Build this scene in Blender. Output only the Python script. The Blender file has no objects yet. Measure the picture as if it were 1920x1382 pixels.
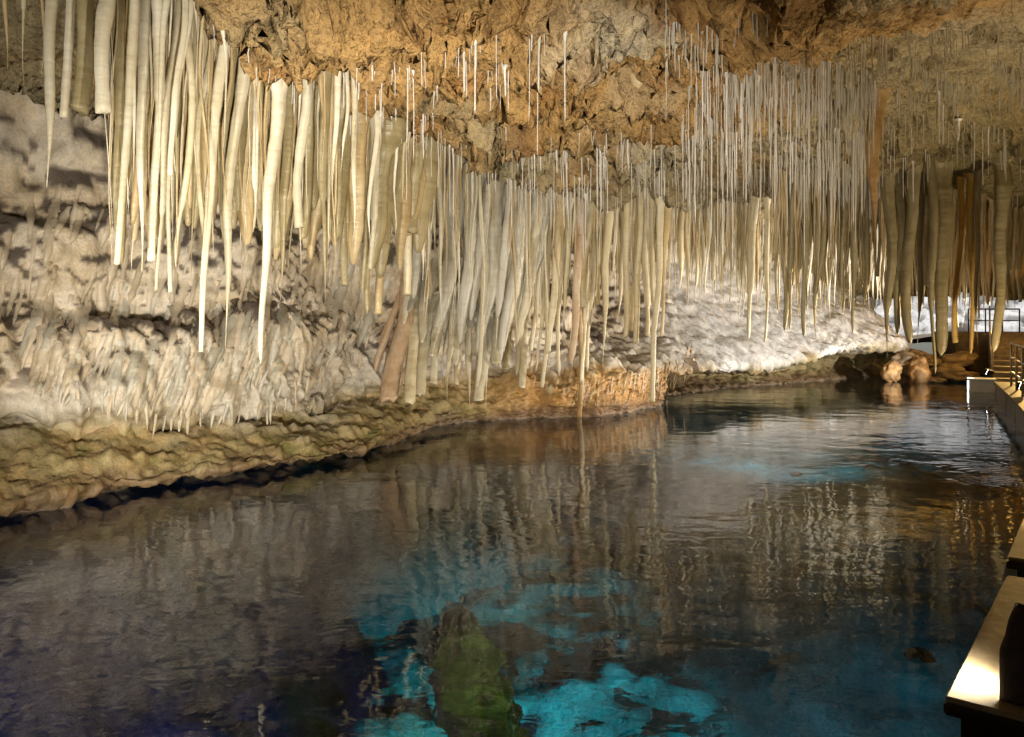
import bpy, bmesh, math, random
import numpy as np
from mathutils import Vector, Matrix
from mathutils.bvhtree import BVHTree

random.seed(7); RNG = np.random.default_rng(7)
scene = bpy.context.scene
C = scene.collection
R = math.radians

# ------------------------------------------------------------------ camera
F, HX, HY, H = 1493.33, 960.0, 600.0, 2.2      # focal length in photo pixels, principal column, horizon row, eye height above water
cam_d = bpy.data.cameras.new('camera'); cam = bpy.data.objects.new('camera', cam_d); C.objects.link(cam)
cam.location = (0, 0, H); cam.rotation_euler = (R(90), 0, 0)
cam_d.sensor_width = 36; cam_d.lens = 28; cam_d.shift_y = -(691 - HY) / 1920.0
cam_d.clip_start = 0.05; cam_d.clip_end = 2000
scene.camera = cam

# ------------------------------------------------------------------ sky, sun, exposure
world = bpy.data.worlds.new('World'); scene.world = world; world.use_nodes = True
wn = world.node_tree.nodes; wl = world.node_tree.links
sky = wn.new('ShaderNodeTexSky'); sky.sky_type = 'NISHITA'; sky.sun_disc = False
SUN_EL, SUN_AZ = R(52), R(200)                   # azimuth clockwise from +Y
sky.sun_elevation = SUN_EL; sky.sun_rotation = SUN_AZ
wl.new(sky.outputs[0], wn['Background'].inputs[0]); wn['Background'].inputs[1].default_value = 0.07
sd = bpy.data.lights.new('sun', 'SUN'); sd.energy = 2.5; sd.angle = R(0.5); sd.color = (1, 0.96, 0.9)
sun = bpy.data.objects.new('sun', sd); C.objects.link(sun); sun.location = (0, 0, 30)
sun_to = Vector((math.sin(SUN_AZ) * math.cos(SUN_EL), math.cos(SUN_AZ) * math.cos(SUN_EL), math.sin(SUN_EL)))
sun.rotation_euler = sun_to.to_track_quat('Z', 'Y').to_euler()
vs = scene.view_settings
vs.view_transform = 'Standard'; vs.look = 'None'; vs.gamma = 1; vs.use_curve_mapping = False; vs.exposure = 0.3
scene.cycles.caustics_reflective = False; scene.cycles.caustics_refractive = False
scene.cycles.max_bounces = 6; scene.cycles.diffuse_bounces = 3; scene.cycles.transmission_bounces = 4; scene.cycles.glossy_bounces = 3; scene.cycles.sample_clamp_indirect = 4

# ------------------------------------------------------------------ noise
_perm = np.arange(256); np.random.default_rng(3).shuffle(_perm); _perm = np.concatenate([_perm, _perm, _perm])
_g = np.random.default_rng(4).normal(size=(256, 3)); _g /= np.linalg.norm(_g, axis=1)[:, None]
def perlin(x, y, z):
    x, y, z = np.broadcast_arrays(x, y, z)
    xi, yi, zi = np.floor(x).astype(np.int64), np.floor(y).astype(np.int64), np.floor(z).astype(np.int64)
    fx, fy, fz = x - xi, y - yi, z - zi
    xi &= 255; yi &= 255; zi &= 255
    u, v, w = [f * f * f * (f * (f * 6 - 15) + 10) for f in (fx, fy, fz)]
    def gr(i, j, k):
        h = _perm[_perm[_perm[xi + i] + yi + j] + zi + k]
        g = _g[h]
        return g[..., 0] * (fx - i) + g[..., 1] * (fy - j) + g[..., 2] * (fz - k)
    def mix(a, b, t): return a + (b - a) * t
    return 1.6 * mix(mix(mix(gr(0, 0, 0), gr(1, 0, 0), u), mix(gr(0, 1, 0), gr(1, 1, 0), u), v),
                     mix(mix(gr(0, 0, 1), gr(1, 0, 1), u), mix(gr(0, 1, 1), gr(1, 1, 1), u), v), w)
def fbm(x, y, z, oct=4, gain=0.5):
    s, a = 0, 1.0
    for i in range(oct):
        s = s + a * perlin(x + 13.1 * i, y - 7.7 * i, z + 3.3 * i); x, y, z = x * 2.03, y * 2.03, z * 2.03; a *= gain
    return s
def billow(x, y, z, oct=3, gain=0.5):
    s, a = 0, 1.0
    for i in range(oct):
        s = s + a * np.abs(perlin(x + 5.1 * i, y + 9.2 * i, z - 2.3 * i)); x, y, z = x * 2.1, y * 2.1, z * 2.1; a *= gain
    return s
def smooth(a, b, x):
    t = np.clip((x - a) / (b - a), 0, 1); return t * t * (3 - 2 * t)

# ------------------------------------------------------------------ materials
def mat_nodes(name):
    m = bpy.data.materials.new(name); m.use_nodes = True
    return m, m.node_tree.nodes, m.node_tree.links, m.node_tree.nodes['Principled BSDF']
def ramp(n, stops):
    r = n.new('ShaderNodeValToRGB'); e = r.color_ramp.elements
    e[0].position, e[0].color = stops[0][0], (*stops[0][1], 1)
    e[1].position, e[1].color = stops[-1][0], (*stops[-1][1], 1)
    for p, c in stops[1:-1]:
        k = e.new(p); k.color = (*c, 1)
    return r
def noise(n, l, scale, detail=6, rough=0.6, coord=None, dist=0.0):
    t = n.new('ShaderNodeTexNoise'); t.inputs['Scale'].default_value = scale; t.inputs['Detail'].default_value = detail
    t.inputs['Roughness'].default_value = rough; t.inputs['Distortion'].default_value = dist
    if coord: l.new(coord, t.inputs['Vector'])
    return t
def mixc(n, l, mode, fac, a, b):
    x = n.new('ShaderNodeMix'); x.data_type = 'RGBA'; x.blend_type = mode
    for sock, v in ((x.inputs[0], fac), (x.inputs[6], a), (x.inputs[7], b)):
        if isinstance(v, bpy.types.NodeSocket): l.new(v, sock)
        elif isinstance(v, (int, float)): sock.default_value = v
        else: sock.default_value = (*v, 1)
    return x.outputs[2]
def add_bump(n, l, b, layers, coord):
    prev = None
    for scale, dist, detail in layers:
        t = noise(n, l, scale, detail, 0.6, coord)
        k = n.new('ShaderNodeBump'); k.inputs['Distance'].default_value = dist; k.inputs['Strength'].default_value = 1.0
        l.new(t.outputs['Fac'], k.inputs['Height'])
        if prev: l.new(prev, k.inputs['Normal'])
        prev = k.outputs[0]
    l.new(prev, b.inputs['Normal'])
def rock_attr_mat(name, rough=0.75, bumps=((7, .05, 5), (30, .018, 4)), spec=0.35, mott=0.8):
    """rock whose large colour zones come from the mesh's colour attribute, with mineral mottling on top"""
    m, n, l, b = mat_nodes(name)
    at_ = n.new('ShaderNodeAttribute'); at_.attribute_name = 'rock'
    g = n.new('ShaderNodeNewGeometry'); pos = g.outputs['Position']
    r1 = ramp(n, [(0.3, (0.62, 0.6, 0.56)), (0.5, (1, 1, 1)), (0.72, (1.25, 1.2, 1.1))])
    l.new(noise(n, l, 3.5, 8, 0.65, pos, 0.6).outputs['Fac'], r1.inputs[0])
    r2 = ramp(n, [(0.32, (0.6, 0.56, 0.5)), (0.5, (1, 1, 1)), (0.7, (1.12, 1.1, 1.05))])
    l.new(noise(n, l, 26, 5, 0.6, pos).outputs['Fac'], r2.inputs[0])
    c = mixc(n, l, 'MULTIPLY', 1.0, at_.outputs['Color'], r1.outputs[0])
    c = mixc(n, l, 'MULTIPLY', mott, c, r2.outputs[0])
    l.new(c, b.inputs['Base Color']); b.inputs['Roughness'].default_value = rough
    b.inputs['Specular IOR Level'].default_value = spec
    add_bump(n, l, b, bumps, pos)
    return m
def calcite_mat(name, c0, c1, c2, rough=0.4, ring=0.28, spec=0.5):
    m, n, l, b = mat_nodes(name)
    g = n.new('ShaderNodeNewGeometry'); mp = n.new('ShaderNodeMapping'); l.new(g.outputs['Position'], mp.inputs[0])
    mp.inputs['Scale'].default_value = (1, 1, 0.35)
    r = ramp(n, [(0.3, c0), (0.5, c1), (0.68, c2)])
    l.new(noise(n, l, 4, 6, 0.6, mp.outputs[0]).outputs['Fac'], r.inputs[0])
    mp2 = n.new('ShaderNodeMapping'); l.new(g.outputs['Position'], mp2.inputs[0]); mp2.inputs['Scale'].default_value = (3, 3, 17)
    r2 = ramp(n, [(0.28, (0.55, 0.45, 0.33)), (0.43, (1, 1, 1)), (0.7, (1.05, 1.05, 1.04))])
    nz = noise(n, l, 1.0, 3, 0.5, mp2.outputs[0]); l.new(nz.outputs['Fac'], r2.inputs[0])
    c = mixc(n, l, 'MULTIPLY', ring, r.outputs[0], r2.outputs[0])
    oi = n.new('ShaderNodeObjectInfo'); rr = ramp(n, [(0, (0.82, 0.8, 0.74)), (1, (1.06, 1.05, 1.04))]); l.new(oi.outputs['Random'], rr.inputs[0])
    c = mixc(n, l, 'MULTIPLY', 1.0, c, rr.outputs[0])
    l.new(c, b.inputs['Base Color']); b.inputs['Roughness'].default_value = rough
    b.inputs['Specular IOR Level'].default_value = spec
    k = n.new('ShaderNodeBump'); k.inputs['Distance'].default_value = 0.013; l.new(nz.outputs['Fac'], k.inputs['Height'])
    k2 = n.new('ShaderNodeBump'); k2.inputs['Distance'].default_value = 0.002
    l.new(noise(n, l, 60, 3, 0.5, g.outputs['Position']).outputs['Fac'], k2.inputs['Height']); l.new(k.outputs[0], k2.inputs['Normal'])
    l.new(k2.outputs[0], b.inputs['Normal'])
    return m
def plain_mat(name, col, rough=0.6, metal=0.0, var=0.25, scale=8, bump=0.004):
    m, n, l, b = mat_nodes(name)
    g = n.new('ShaderNodeTexCoord'); t = noise(n, l, scale, 6, 0.65, g.outputs['Object'])
    r = ramp(n, [(0.3, tuple(c * (1 - var) for c in col)), (0.7, tuple(min(1, c * (1 + var)) for c in col))]); l.new(t.outputs['Fac'], r.inputs[0])
    l.new(r.outputs[0], b.inputs['Base Color']); b.inputs['Roughness'].default_value = rough; b.inputs['Metallic'].default_value = metal
    k = n.new('ShaderNodeBump'); k.inputs['Distance'].default_value = bump; l.new(t.outputs['Fac'], k.inputs['Height']); l.new(k.outputs[0], b.inputs['Normal'])
    return m
def glow_mat(name, col, strength):
    m, n, l, b = mat_nodes(name)
    b.inputs['Base Color'].default_value = (*col, 1); b.inputs['Emission Color'].default_value = (*col, 1); b.inputs['Emission Strength'].default_value = strength
    return m
M = {}
M['ceiling'] = rock_attr_mat('crumbly_ceiling_rock', 0.7, ((5, .12, 5), (16, .06, 5)), 0.3, 0.8)
M['wall'] = rock_attr_mat('flowstone_wall_rock', 0.6, ((5, .03, 4), (20, .008, 4)), 0.4, 0.4)
M['bed'] = rock_attr_mat('pool_bed_rock', 0.9, ((5, .05, 5),))
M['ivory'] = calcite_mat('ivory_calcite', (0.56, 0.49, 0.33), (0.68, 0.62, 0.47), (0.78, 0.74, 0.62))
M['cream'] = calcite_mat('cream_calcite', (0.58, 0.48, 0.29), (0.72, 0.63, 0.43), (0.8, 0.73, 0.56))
M['olive'] = calcite_mat('shaded_olive_calcite', (0.27, 0.215, 0.105), (0.36, 0.30, 0.165), (0.44, 0.38, 0.235))  # darker calcite: shade on back and unlit columns is put into its colour
M['grey'] = calcite_mat('grey_flowstone', (0.40, 0.37, 0.30), (0.52, 0.49, 0.41), (0.6, 0.58, 0.52))
M['wallrib'] = calcite_mat('tan_flowstone', (0.5, 0.41, 0.29), (0.6, 0.52, 0.4), (0.67, 0.6, 0.5), ring=.35)
M['brown'] = calcite_mat('brown_stained_calcite', (0.2, 0.1, 0.035), (0.4, 0.25, 0.1), (0.52, 0.38, 0.19))
M['peach'] = calcite_mat('peach_stained_calcite', (0.42, 0.27, 0.16), (0.56, 0.4, 0.26), (0.66, 0.53, 0.38))
M['gold'] = calcite_mat('golden_calcite', (0.5, 0.26, 0.04), (0.65, 0.4, 0.08), (0.72, 0.5, 0.16))
M['tan'] = calcite_mat('tan_calcite', (0.42, 0.3, 0.14), (0.55, 0.43, 0.24), (0.64, 0.54, 0.35))
M['straw'] = calcite_mat('white_straw_calcite', (0.62, 0.6, 0.54), (0.74, 0.72, 0.68), (0.82, 0.8, 0.77), 0.4, 0.4, 0.5)
M['deck'] = plain_mat('weathered_deck', (0.3, 0.23, 0.13), 0.55, 0, 0.25, 9)
M['deckside'] = plain_mat('dark_wet_timber', (0.07, 0.055, 0.04), 0.5, 0, 0.3, 14)
M['darkmetal'] = plain_mat('black_painted_metal', (0.03, 0.03, 0.035), 0.45, 0.6, 0.2, 20, 0.001)
M['rail'] = plain_mat('galvanised_rail', (0.42, 0.36, 0.25), 0.4, 0.5, 0.2, 20, 0.001)
M['housing'] = plain_mat('dark_moulded_housing', (0.05, 0.035, 0.03), 0.7, 0, 0.3, 12, 0.006)
M['white'] = plain_mat('white_painted_float', (0.75, 0.76, 0.78), 0.5, 0, 0.08, 10, 0.002)
M['stone'] = plain_mat('rough_step_stone', (0.25, 0.2, 0.14), 0.85, 0, 0.35, 6, 0.02)

# ------------------------------------------------------------------ object helpers
def mesh_obj(name, verts, faces, mat=None, parent=None, smooth_=True):
    me = bpy.data.meshes.new(name)
    if isinstance(verts, np.ndarray) and isinstance(faces, np.ndarray):
        me.vertices.add(len(verts)); me.vertices.foreach_set('co', verts.astype(np.float32).ravel())
        k = faces.shape[1]; me.loops.add(faces.size); me.loops.foreach_set('vertex_index', faces.astype(np.int32).ravel())
        me.polygons.add(len(faces)); me.polygons.foreach_set('loop_start', np.arange(0, faces.size, k, dtype=np.int32))
        me.update(calc_edges=True); me.validate()
    else:
        me.from_pydata([tuple(v) for v in verts], [], [tuple(f) for f in faces]); me.update()
    if smooth_: me.polygons.foreach_set('use_smooth', np.ones(len(me.polygons), dtype=bool))
    if mat: me.materials.append(mat)
    o = bpy.data.objects.new(name, me); C.objects.link(o)
    if parent: o.parent = parent
    return o
def tag(o, label=None, cat=None, group=None, kind=None):
    for k, v in (('label', label), ('category', cat), ('group', group), ('kind', kind)):
        if v: o[k] = v
    return o
def empty(name, loc, label, cat, group=None, rz=0.0):
    o = bpy.data.objects.new(name, None); C.objects.link(o); o.location = loc; o.rotation_euler = (0, 0, rz); o.empty_display_size = 0.2
    return tag(o, label, cat, group)
def grid_faces(nu, nv):
    i = np.arange(nu - 1)[:, None] * nv + np.arange(nv - 1)[None, :]
    return np.stack([i, i + 1, i + nv + 1, i + nv], -1).reshape(-1, 4)
def set_rock_colour(o, col):
    a = o.data.color_attributes.new('rock', 'FLOAT_COLOR', 'POINT')
    c = np.ones((len(col), 4), np.float32); c[:, :3] = col; a.data.foreach_set('color', c.ravel())
def grid_normals(P):
    du = np.gradient(P, axis=0); dv = np.gradient(P, axis=1)
    n = np.cross(du, dv); return n / (np.linalg.norm(n, axis=2, keepdims=True) + 1e-9)
def at(px, py, Y): return Vector(((px - HX) / F * Y, Y, H - (py - HY) / F * Y))
def lerpcol(a, b, t): return np.asarray(a) * (1 - t[..., None]) + np.asarray(b) * t[..., None]
def box_bm(bm, x0, x1, y0, y1, z0, z1, bev=0.0):
    r = bmesh.ops.create_cube(bm, size=1)
    for v in r['verts']:
        v.co = Vector(((x0 + x1) / 2 + v.co.x * (x1 - x0), (y0 + y1) / 2 + v.co.y * (y1 - y0), (z0 + z1) / 2 + v.co.z * (z1 - z0)))
    if bev:
        es = list({e for v in r['verts'] for e in v.link_edges})
        bmesh.ops.bevel(bm, geom=es, offset=bev, segments=2, affect='EDGES')
def tube_bm(bm, p, q, r, n=8):
    p, q = Vector(p), Vector(q); d = q - p
    m = Matrix.Translation((p + q) / 2) @ d.to_track_quat('Z', 'Y').to_matrix().to_4x4()
    bmesh.ops.create_cone(bm, cap_ends=True, segments=n, radius1=r, radius2=r, depth=d.length, matrix=m)
def bm_obj(name, bm, mat, parent=None, smooth_=False):
    me = bpy.data.meshes.new(name); bm.to_mesh(me); bm.free(); me.materials.append(mat)
    if smooth_: me.polygons.foreach_set('use_smooth', np.ones(len(me.polygons), dtype=bool))
    o = bpy.data.objects.new(name, me); C.objects.link(o)
    if parent: o.parent = parent
    return o

# ================================================================== THE CAVE SHELL
def seg_dist(X, Y, line):
    """signed distance to a polyline (positive on its left-hand side) """
    best = np.full(X.shape, 1e9); sgn = np.ones(X.shape)
    for (x0, y0), (x1, y1) in zip(line[:-1], line[1:]):
        dx, dy = x1 - x0, y1 - y0; L2 = dx * dx + dy * dy
        t = np.clip(((X - x0) * dx + (Y - y0) * dy) / L2, 0, 1)
        d = np.hypot(X - x0 - t * dx, Y - y0 - t * dy); s = np.sign(dx * (Y - y0) - dy * (X - x0))
        k = d < best; best = np.where(k, d, best); sgn = np.where(k, s, sgn)
    return best * sgn
LIP = [(-6.5, 1.0), (-4.2, 4.6), (-2.75, 7.2), (-1.95, 9.2), (-0.5, 12.2), (0.9, 14.4), (3.5, 16.2)]
# ---- ceiling
rows = [-7.0]
while rows[-1] < 35.0:
    y = rows[-1]; rows.append(y + (0.22 if y < 4.5 else 0.04 + max(0, (y - 9)) * 0.0062))
rows = np.array(rows); NC = 640
xl = np.interp(rows, [-7, 10, 13, 17, 21, 26, 31, 36], [-10, -9.5, -8, -6.5, -3, 2, 8, 12])
xr = np.interp(rows, [-7, 4, 12, 20, 36], [6, 9.5, 15.5, 20.5, 28])
U = np.linspace(0, 1, NC)
CX = xl[:, None] + (xr - xl)[:, None] * U[None, :]; CY = np.repeat(rows[:, None], NC, 1)
sd_ = seg_dist(CX, CY, LIP)
CZ = 5.05 + 0.28 * fbm(CX * 0.28, CY * 0.28, 0.3 + 0 * CX, 3)
CZ += 0.75 * smooth(0.1, 1.3, sd_) * smooth(17, 13, CY) - 0.22 * np.exp(-(sd_ / 0.5) ** 2) * smooth(17, 14, CY)
wx = CX + 0.5 * perlin(CX * 0.7, CY * 0.7, 4.0 + 0 * CX); wy = CY + 0.5 * perlin(CX * 0.7, CY * 0.7, 9.0 + 0 * CX)
ter = fbm(wx * 0.5, wy * 0.75, 2.2 + 0 * CX, 3) * 2.2
calm = 1 - .5 * smooth(1.4, 3.2, CX - .12 * (CY - 8)); fl = np.floor(ter); CZ += 0.26 * calm * (fl + smooth(0.72, 1.0, ter - fl)) - 0.05
crumble = smooth(-0.35, 0.35, fbm(CX * 0.22 + 3, CY * 0.22, 7 + 0 * CX, 2) + 0.5 * smooth(4, 1, np.abs(CX - 0.3)) * smooth(14, 10, CY) - 0.25 * smooth(4, 8, CX))
crumble = crumble * calm; bl = billow(wx * 1.5, wy * 1.5, 1.1 + 0 * CX, 4, 0.55)
CZ += (0.10 + 0.42 * crumble) * (bl - 0.5) * 0.75
ridge = 1 - np.abs(perlin(wx * 3.1 + 4, wy * 3.1, CZ * 2.2)); CZ -= (0.03 + 0.12 * crumble) * ridge ** 3
CZ += (0.04 + .27 * crumble) * (billow(wx * 4.3 + 1.7, wy * 4.3, CZ * 2.0, 3, .6) - .5)
CZ += 0.02 * perlin(CX * 9, CY * 9, CZ * 5)
CZ -= 1.7 * smooth(29.5, 33.0, CY); CZ += 1.0 * smooth(-2.1, -3.1, CX) * smooth(10.5, 8.5, CY)
P = np.stack([CX, CY, CZ], -1)
P[..., 0] += (0.04 + 0.17 * crumble) * perlin(wx * 2.3, wy * 2.3, 20.0 + CZ) + (.03 + .09 * crumble) * perlin(CX * 6, CY * 6, 3 + CZ * 4)
P[..., 1] += (0.04 + 0.17 * crumble) * perlin(wx * 2.3, wy * 2.3, 40.0 + CZ) + (.03 + .09 * crumble) * perlin(CX * 6, CY * 6, 8 + CZ * 4)
ceil_P = P
ceiling = mesh_obj('cave_ceiling', P.reshape(-1, 3), grid_faces(len(rows), NC), M['ceiling'])
tag(ceiling, 'crumbly ochre limestone ceiling of the cave over the pool', None, None, 'structure')
n1 = fbm(CX * 0.55, CY * 0.55, 5.0 + 0 * CX, 3); n2 = fbm(CX * 2.2, CY * 2.2, CZ * 2, 3)
orange = smooth(-0.25, 0.45, n1 * 0.6 + 0.7 * smooth(5.0, 1.0, np.abs(CX - 0.5)) * smooth(13, 9, CY) - 0.15)
col = lerpcol((0.42, 0.35, 0.21), (0.47, 0.29, 0.11), orange)
pale = smooth(0.3, 0.8, fbm(CX * 0.6 + 9, CY * 0.6, 1.0 + 0 * CX, 2) + 0.55 * np.exp(-((CX - 2.6) / 1.6) ** 2 - ((CY - 11) / 2) ** 2))
col = lerpcol(col, (0.55, 0.49, 0.36), pale * 0.8)
olive = smooth(3.5, 7.5, CX - 0.15 * CY + 1.5) ; col = lerpcol(col, (0.29, 0.24, 0.115), olive * 0.85)
rust = smooth(0.25, 0.7, n2) * crumble * (1 - olive); col = lerpcol(col, (0.26, 0.11, 0.03), rust * 0.55)
set_rock_colour(ceiling, col.reshape(-1, 3))

# ---- walls: a waterline footprint with a changing profile (offset outwards, height)
def profile(*pts): return np.array(pts, float)
PF = {
 'left':   profile((-2.5, -5.2), (-.1, -2.5), (1.3, -.4), (.95, 0), (.22, .13), (.6, .36), (1.75, .72), (1.3, .72), (1.1, 1.25), (1.35, 2.0), (1.95, 2.35), (2.1, 3.3), (2.8, 4.4), (3.2, 6.6)),
 'leftb':  profile((-2.5, -5.2), (-.1, -2.5), (1.2, -.4), (.75, 0), (.15, .15), (.7, .55), (1.95, 1.1), (1.5, 1.08), (1.25, 1.5), (1.4, 2.1), (1.95, 2.45), (2.1, 3.3), (2.8, 4.4), (3.2, 6.6)),
 'mid':    profile((-2.0, -5.2), (.2, -2.5), (.9, -.4), (.3, 0), (.35, .16), (.2, .3), (1.2, .62), (1.55, .75), (1.5, 1.3), (1.6, 2.0), (1.9, 2.6), (2.2, 3.4), (2.7, 4.4), (3.0, 6.6)),
 'bulge':  profile((-2.0, -5.2), (.3, -2.5), (.8, -.4), (.2, 0), (.2, .16), (.1, .3), (.9, .62), (1.0, .8), (.55, 1.4), (.15, 2.0), (.1, 3.0), (.45, 4.0), (2.0, 4.6), (3.0, 6.6)),
 'orangeb': profile((-2.0, -5.2), (.4, -2.5), (.25, -.5), (0, 0), (-.03, .2), (-.05, .5), (.1, .8), (.4, 1.0), (.3, 1.4), (.2, 2.0), (.3, 2.8), (.8, 3.8), (2.6, 4.3), (3.6, 6.6)),
 'orange': profile((-2.0, -5.2), (.4, -2.5), (.25, -.5), (0, 0), (-.03, .2), (-.05, .5), (0, .8), (.1, 1.0), (.7, 1.25), (1.5, 1.7), (2.3, 2.3), (3.0, 3.2), (3.6, 4.4), (4.0, 6.6)),
 'white':  profile((-2.0, -5.2), (.8, -2.5), (.9, -.5), (1.2, 0), (2.4, .3), (2.1, .66), (-.15, .74), (-.75, .82), (-.55, 1.15), (.5, 1.8), (1.5, 2.5), (2.2, 3.4), (2.8, 4.4), (3.2, 6.6)),
 'whiteb': profile((-2.0, -5.2), (.8, -2.5), (.9, -.5), (.9, 0), (1.7, .4), (1.3, .95), (-.2, 1.1), (-.8, 1.25), (-.5, 1.6), (.4, 2.2), (1.4, 2.9), (2.2, 3.6), (2.8, 4.5), (3.2, 6.6)),
 'shore':  profile((-2.0, -5.2), (-.4, -2.5), (-.1, -.5), (0, 0), (.3, .25), (.8, .5), (1.2, .7), (1.6, .95), (2.0, 1.3), (2.5, 1.8), (3.0, 2.5), (3.2, 3.4), (3.3, 4.4), (3.4, 6.6)),
 'plain':  profile((-1.0, -5.2), (-.2, -2.5), (.1, -.5), (0, 0), (.1, .3), (.2, .6), (.3, .9), (.3, 1.2), (.3, 1.6), (.4, 2.2), (.4, 2.9), (.5, 3.6), (.6, 4.5), (.7, 6.6)),
}
def catmull(P, u):
    P = np.asarray(P, float); n = len(P); i = np.clip(np.floor(u).astype(int), 0, n - 2); t = (u - i)[:, None]
    p0, p1, p2, p3 = P[np.clip(i - 1, 0, n - 1)], P[i], P[i + 1], P[np.clip(i + 2, 0, n - 1)]
    return 0.5 * (2 * p1 + (p2 - p0) * t + (2 * p0 - 5 * p1 + 4 * p2 - p3) * t * t + (3 * p1 - p0 - 3 * p2 + p3) * t ** 3)
def build_wall(stations, nu, nv, detail, name, label):
    foot = np.array([s[0] for s in stations]); prof = np.stack([PF[s[1]] for s in stations])
    seg = np.r_[0, np.cumsum(np.hypot(*np.diff(foot, axis=0).T))]
    # sample more finely where the camera looks
    S = np.linspace(0, seg[-1], nu); u = np.interp(S, seg, np.arange(len(seg)))
    fp = catmull(foot, u); tg = np.gradient(fp, axis=0)
    for _ in range(40): tg = (np.roll(tg, 1, 0) + tg + np.roll(tg, -1, 0)) / 3; tg[0] = tg[1]; tg[-1] = tg[-2]
    tg /= np.linalg.norm(tg, axis=1)[:, None]; out = np.stack([-tg[:, 1], tg[:, 0]], -1)
    i = np.clip(np.floor(u).astype(int), 0, len(foot) - 2); f = smooth(0, 1, u - i)[:, None, None]
    pr = prof[i] * (1 - f) + prof[i + 1] * f                         # nu x 14 x 2
    lev = np.interp(np.linspace(0, 1, nv), [0, .05, .1, .16, 1], [0, 1, 2, 3, 13])
    k = np.clip(np.floor(lev).astype(int), 0, 12); t = (lev - k)[None, :, None]
    p0, p1, p2, p3 = pr[:, np.clip(k - 1, 0, 13)], pr[:, k], pr[:, k + 1], pr[:, np.clip(k + 2, 0, 13)]
    q = 0.5 * (2 * p1 + (p2 - p0) * t + (2 * p0 - 5 * p1 + 4 * p2 - p3) * t * t + (3 * p1 - p0 - 3 * p2 + p3) * t ** 3)
    P = np.zeros((nu, nv, 3)); P[..., :2] = fp[:, None, :] + out[:, None, :] * q[..., 0:1]; P[..., 2] = q[..., 1]
    N = grid_normals(P)
    if np.mean(np.sum(N[..., :2] * out[:, None, :], -1)) > 0: N = -N
    X, Y, Z = P[..., 0], P[..., 1], P[..., 2]; SS = np.repeat(S[:, None], nv, 1)
    a0 = fbm(X * .9, Y * .9, Z * .9, 3); wet = smooth(0.25, 1.0, Z); L = lev[None, :] + 0 * SS
    flute = smooth(6.4, 7.2, L) * smooth(11.5, 8.5, L)
    bk = smooth(2.0, 6.0, X) * smooth(18.5, 21.5, Y); d = 0.30 * fbm(X * .5, Y * .5, Z * .7, 3) * (0.35 + 0.65 * wet) * (1 - .4 * bk)
    bk = smooth(2.0, 6.0, X) * smooth(18.5, 21.5, Y); lump = billow(X * 1.1, Y * 1.1, Z * 1.7, 3, 0.5); d += 0.27 * (lump - .45) * wet * (1 - .6 * bk)
    warp = 0.25 * perlin(SS * .8, Z * .8, 3 + 0 * Z)
    fl = perlin((SS + 0.32 * Z + warp) * 5.2, Z * .7, 11 + 0 * Z) + 0.5 * perlin((SS + 0.32 * Z + warp) * 11, Z * 1.2, 17 + 0 * Z)
    d += (0.015 + 0.12 * flute) * (fl + .25 * np.abs(fl))
    d += detail * (0.05 * (1 - .7 * bk) * fbm(X * 2.6, Y * 2.6, Z * 3.4, 2) + 0.006 * perlin(X * 11, Y * 11, Z * 11))
    crag = smooth(2.3, 3.2, L) * smooth(7.2, 6.4, L); bed_ = Z * 5 - SS * .55 + .8 * a0
    d += detail * crag * (.09 * (billow(SS * .6 + 3, bed_ * .8, a0, 4, .6) - .5) + .10 * fbm(X * 1.6, Y * 1.6, Z * 3, 4, .6) + .03 * fbm(X * 7, Y * 7, Z * 11, 3, .7))
    d += detail * bk * wet * (.06 * perlin(SS * 9 + Z * 2, Z * 1.5, 31 + 0 * Z) + .05 * perlin(SS * 21 + Z * 4, Z * 3, 37 + 0 * Z))
    P = P + N * d[..., None]
    o = mesh_obj(name, P.reshape(-1, 3), grid_faces(nu, nv), M['wall']); tag(o, label, None, None, 'structure')
    # rock colours by zone
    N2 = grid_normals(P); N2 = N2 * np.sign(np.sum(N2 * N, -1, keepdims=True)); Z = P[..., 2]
    a1 = fbm(X * .7, Y * .7, Z * .9, 4); a2 = fbm(X * 2.1, Y * 2.1, Z * 2.4, 4)
    back = smooth(2.0, 6.0, X - 0.0 * Y) * smooth(18.5, 21.5, Y)
    col = lerpcol((0.60, 0.50, 0.36), (0.70, 0.62, 0.51), smooth(-.4, .5, a1))
    col = lerpcol(col, (0.66, 0.65, 0.64), back * 0.95)
    grey = smooth(2.0, 0.9, Z + .5 * a1) * (1 - back); col = lerpcol(col, (0.50, 0.49, 0.45), grey * .55)
    dark_tops = smooth(0.30, .5, N2[..., 2] + .5 * a2 + .25 * perlin(X * 9, Y * 9, Z * 9)) * smooth(1.1, 1.7, Z) * (1 - back); col = lerpcol(col, (0.075, 0.055, 0.05), dark_tops * .85)  # upward-facing parts of the upper wall darkened, broken up by noise
    lipz = np.interp(u, np.arange(len(stations)), [PF[s[1]][7, 1] for s in stations])[:, None]
    low = smooth(0.3, -0.3, Z - lipz + .3 * a1); col = lerpcol(col, lerpcol((0.33, 0.26, 0.11), (0.40, 0.27, 0.11), smooth(-.2, .4, a2)), low * .92)
    alg = low * smooth(.15, .6, a2 + .5 * a1); col = lerpcol(col, (0.11, 0.13, 0.03), alg * .7)
    orangez = np.interp(u, np.arange(len(stations)), [1.0 if s[1].startswith('orange') else 0.0 for s in stations])[:, None]
    och = orangez * smooth(1.15, .8, Z + .3 * a2); col = lerpcol(col, (0.46, 0.26, 0.09), och * .9)
    wetl = smooth(.4, .1, Z + .2 * a1); col = lerpcol(col, (0.15, 0.09, 0.05), wetl * .8)
    under = smooth(.1, -.3, Z); col = lerpcol(col, (0.42, 0.42, 0.40), under)
    set_rock_colour(o, np.clip(col, 0.01, 1).reshape(-1, 3))
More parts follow.
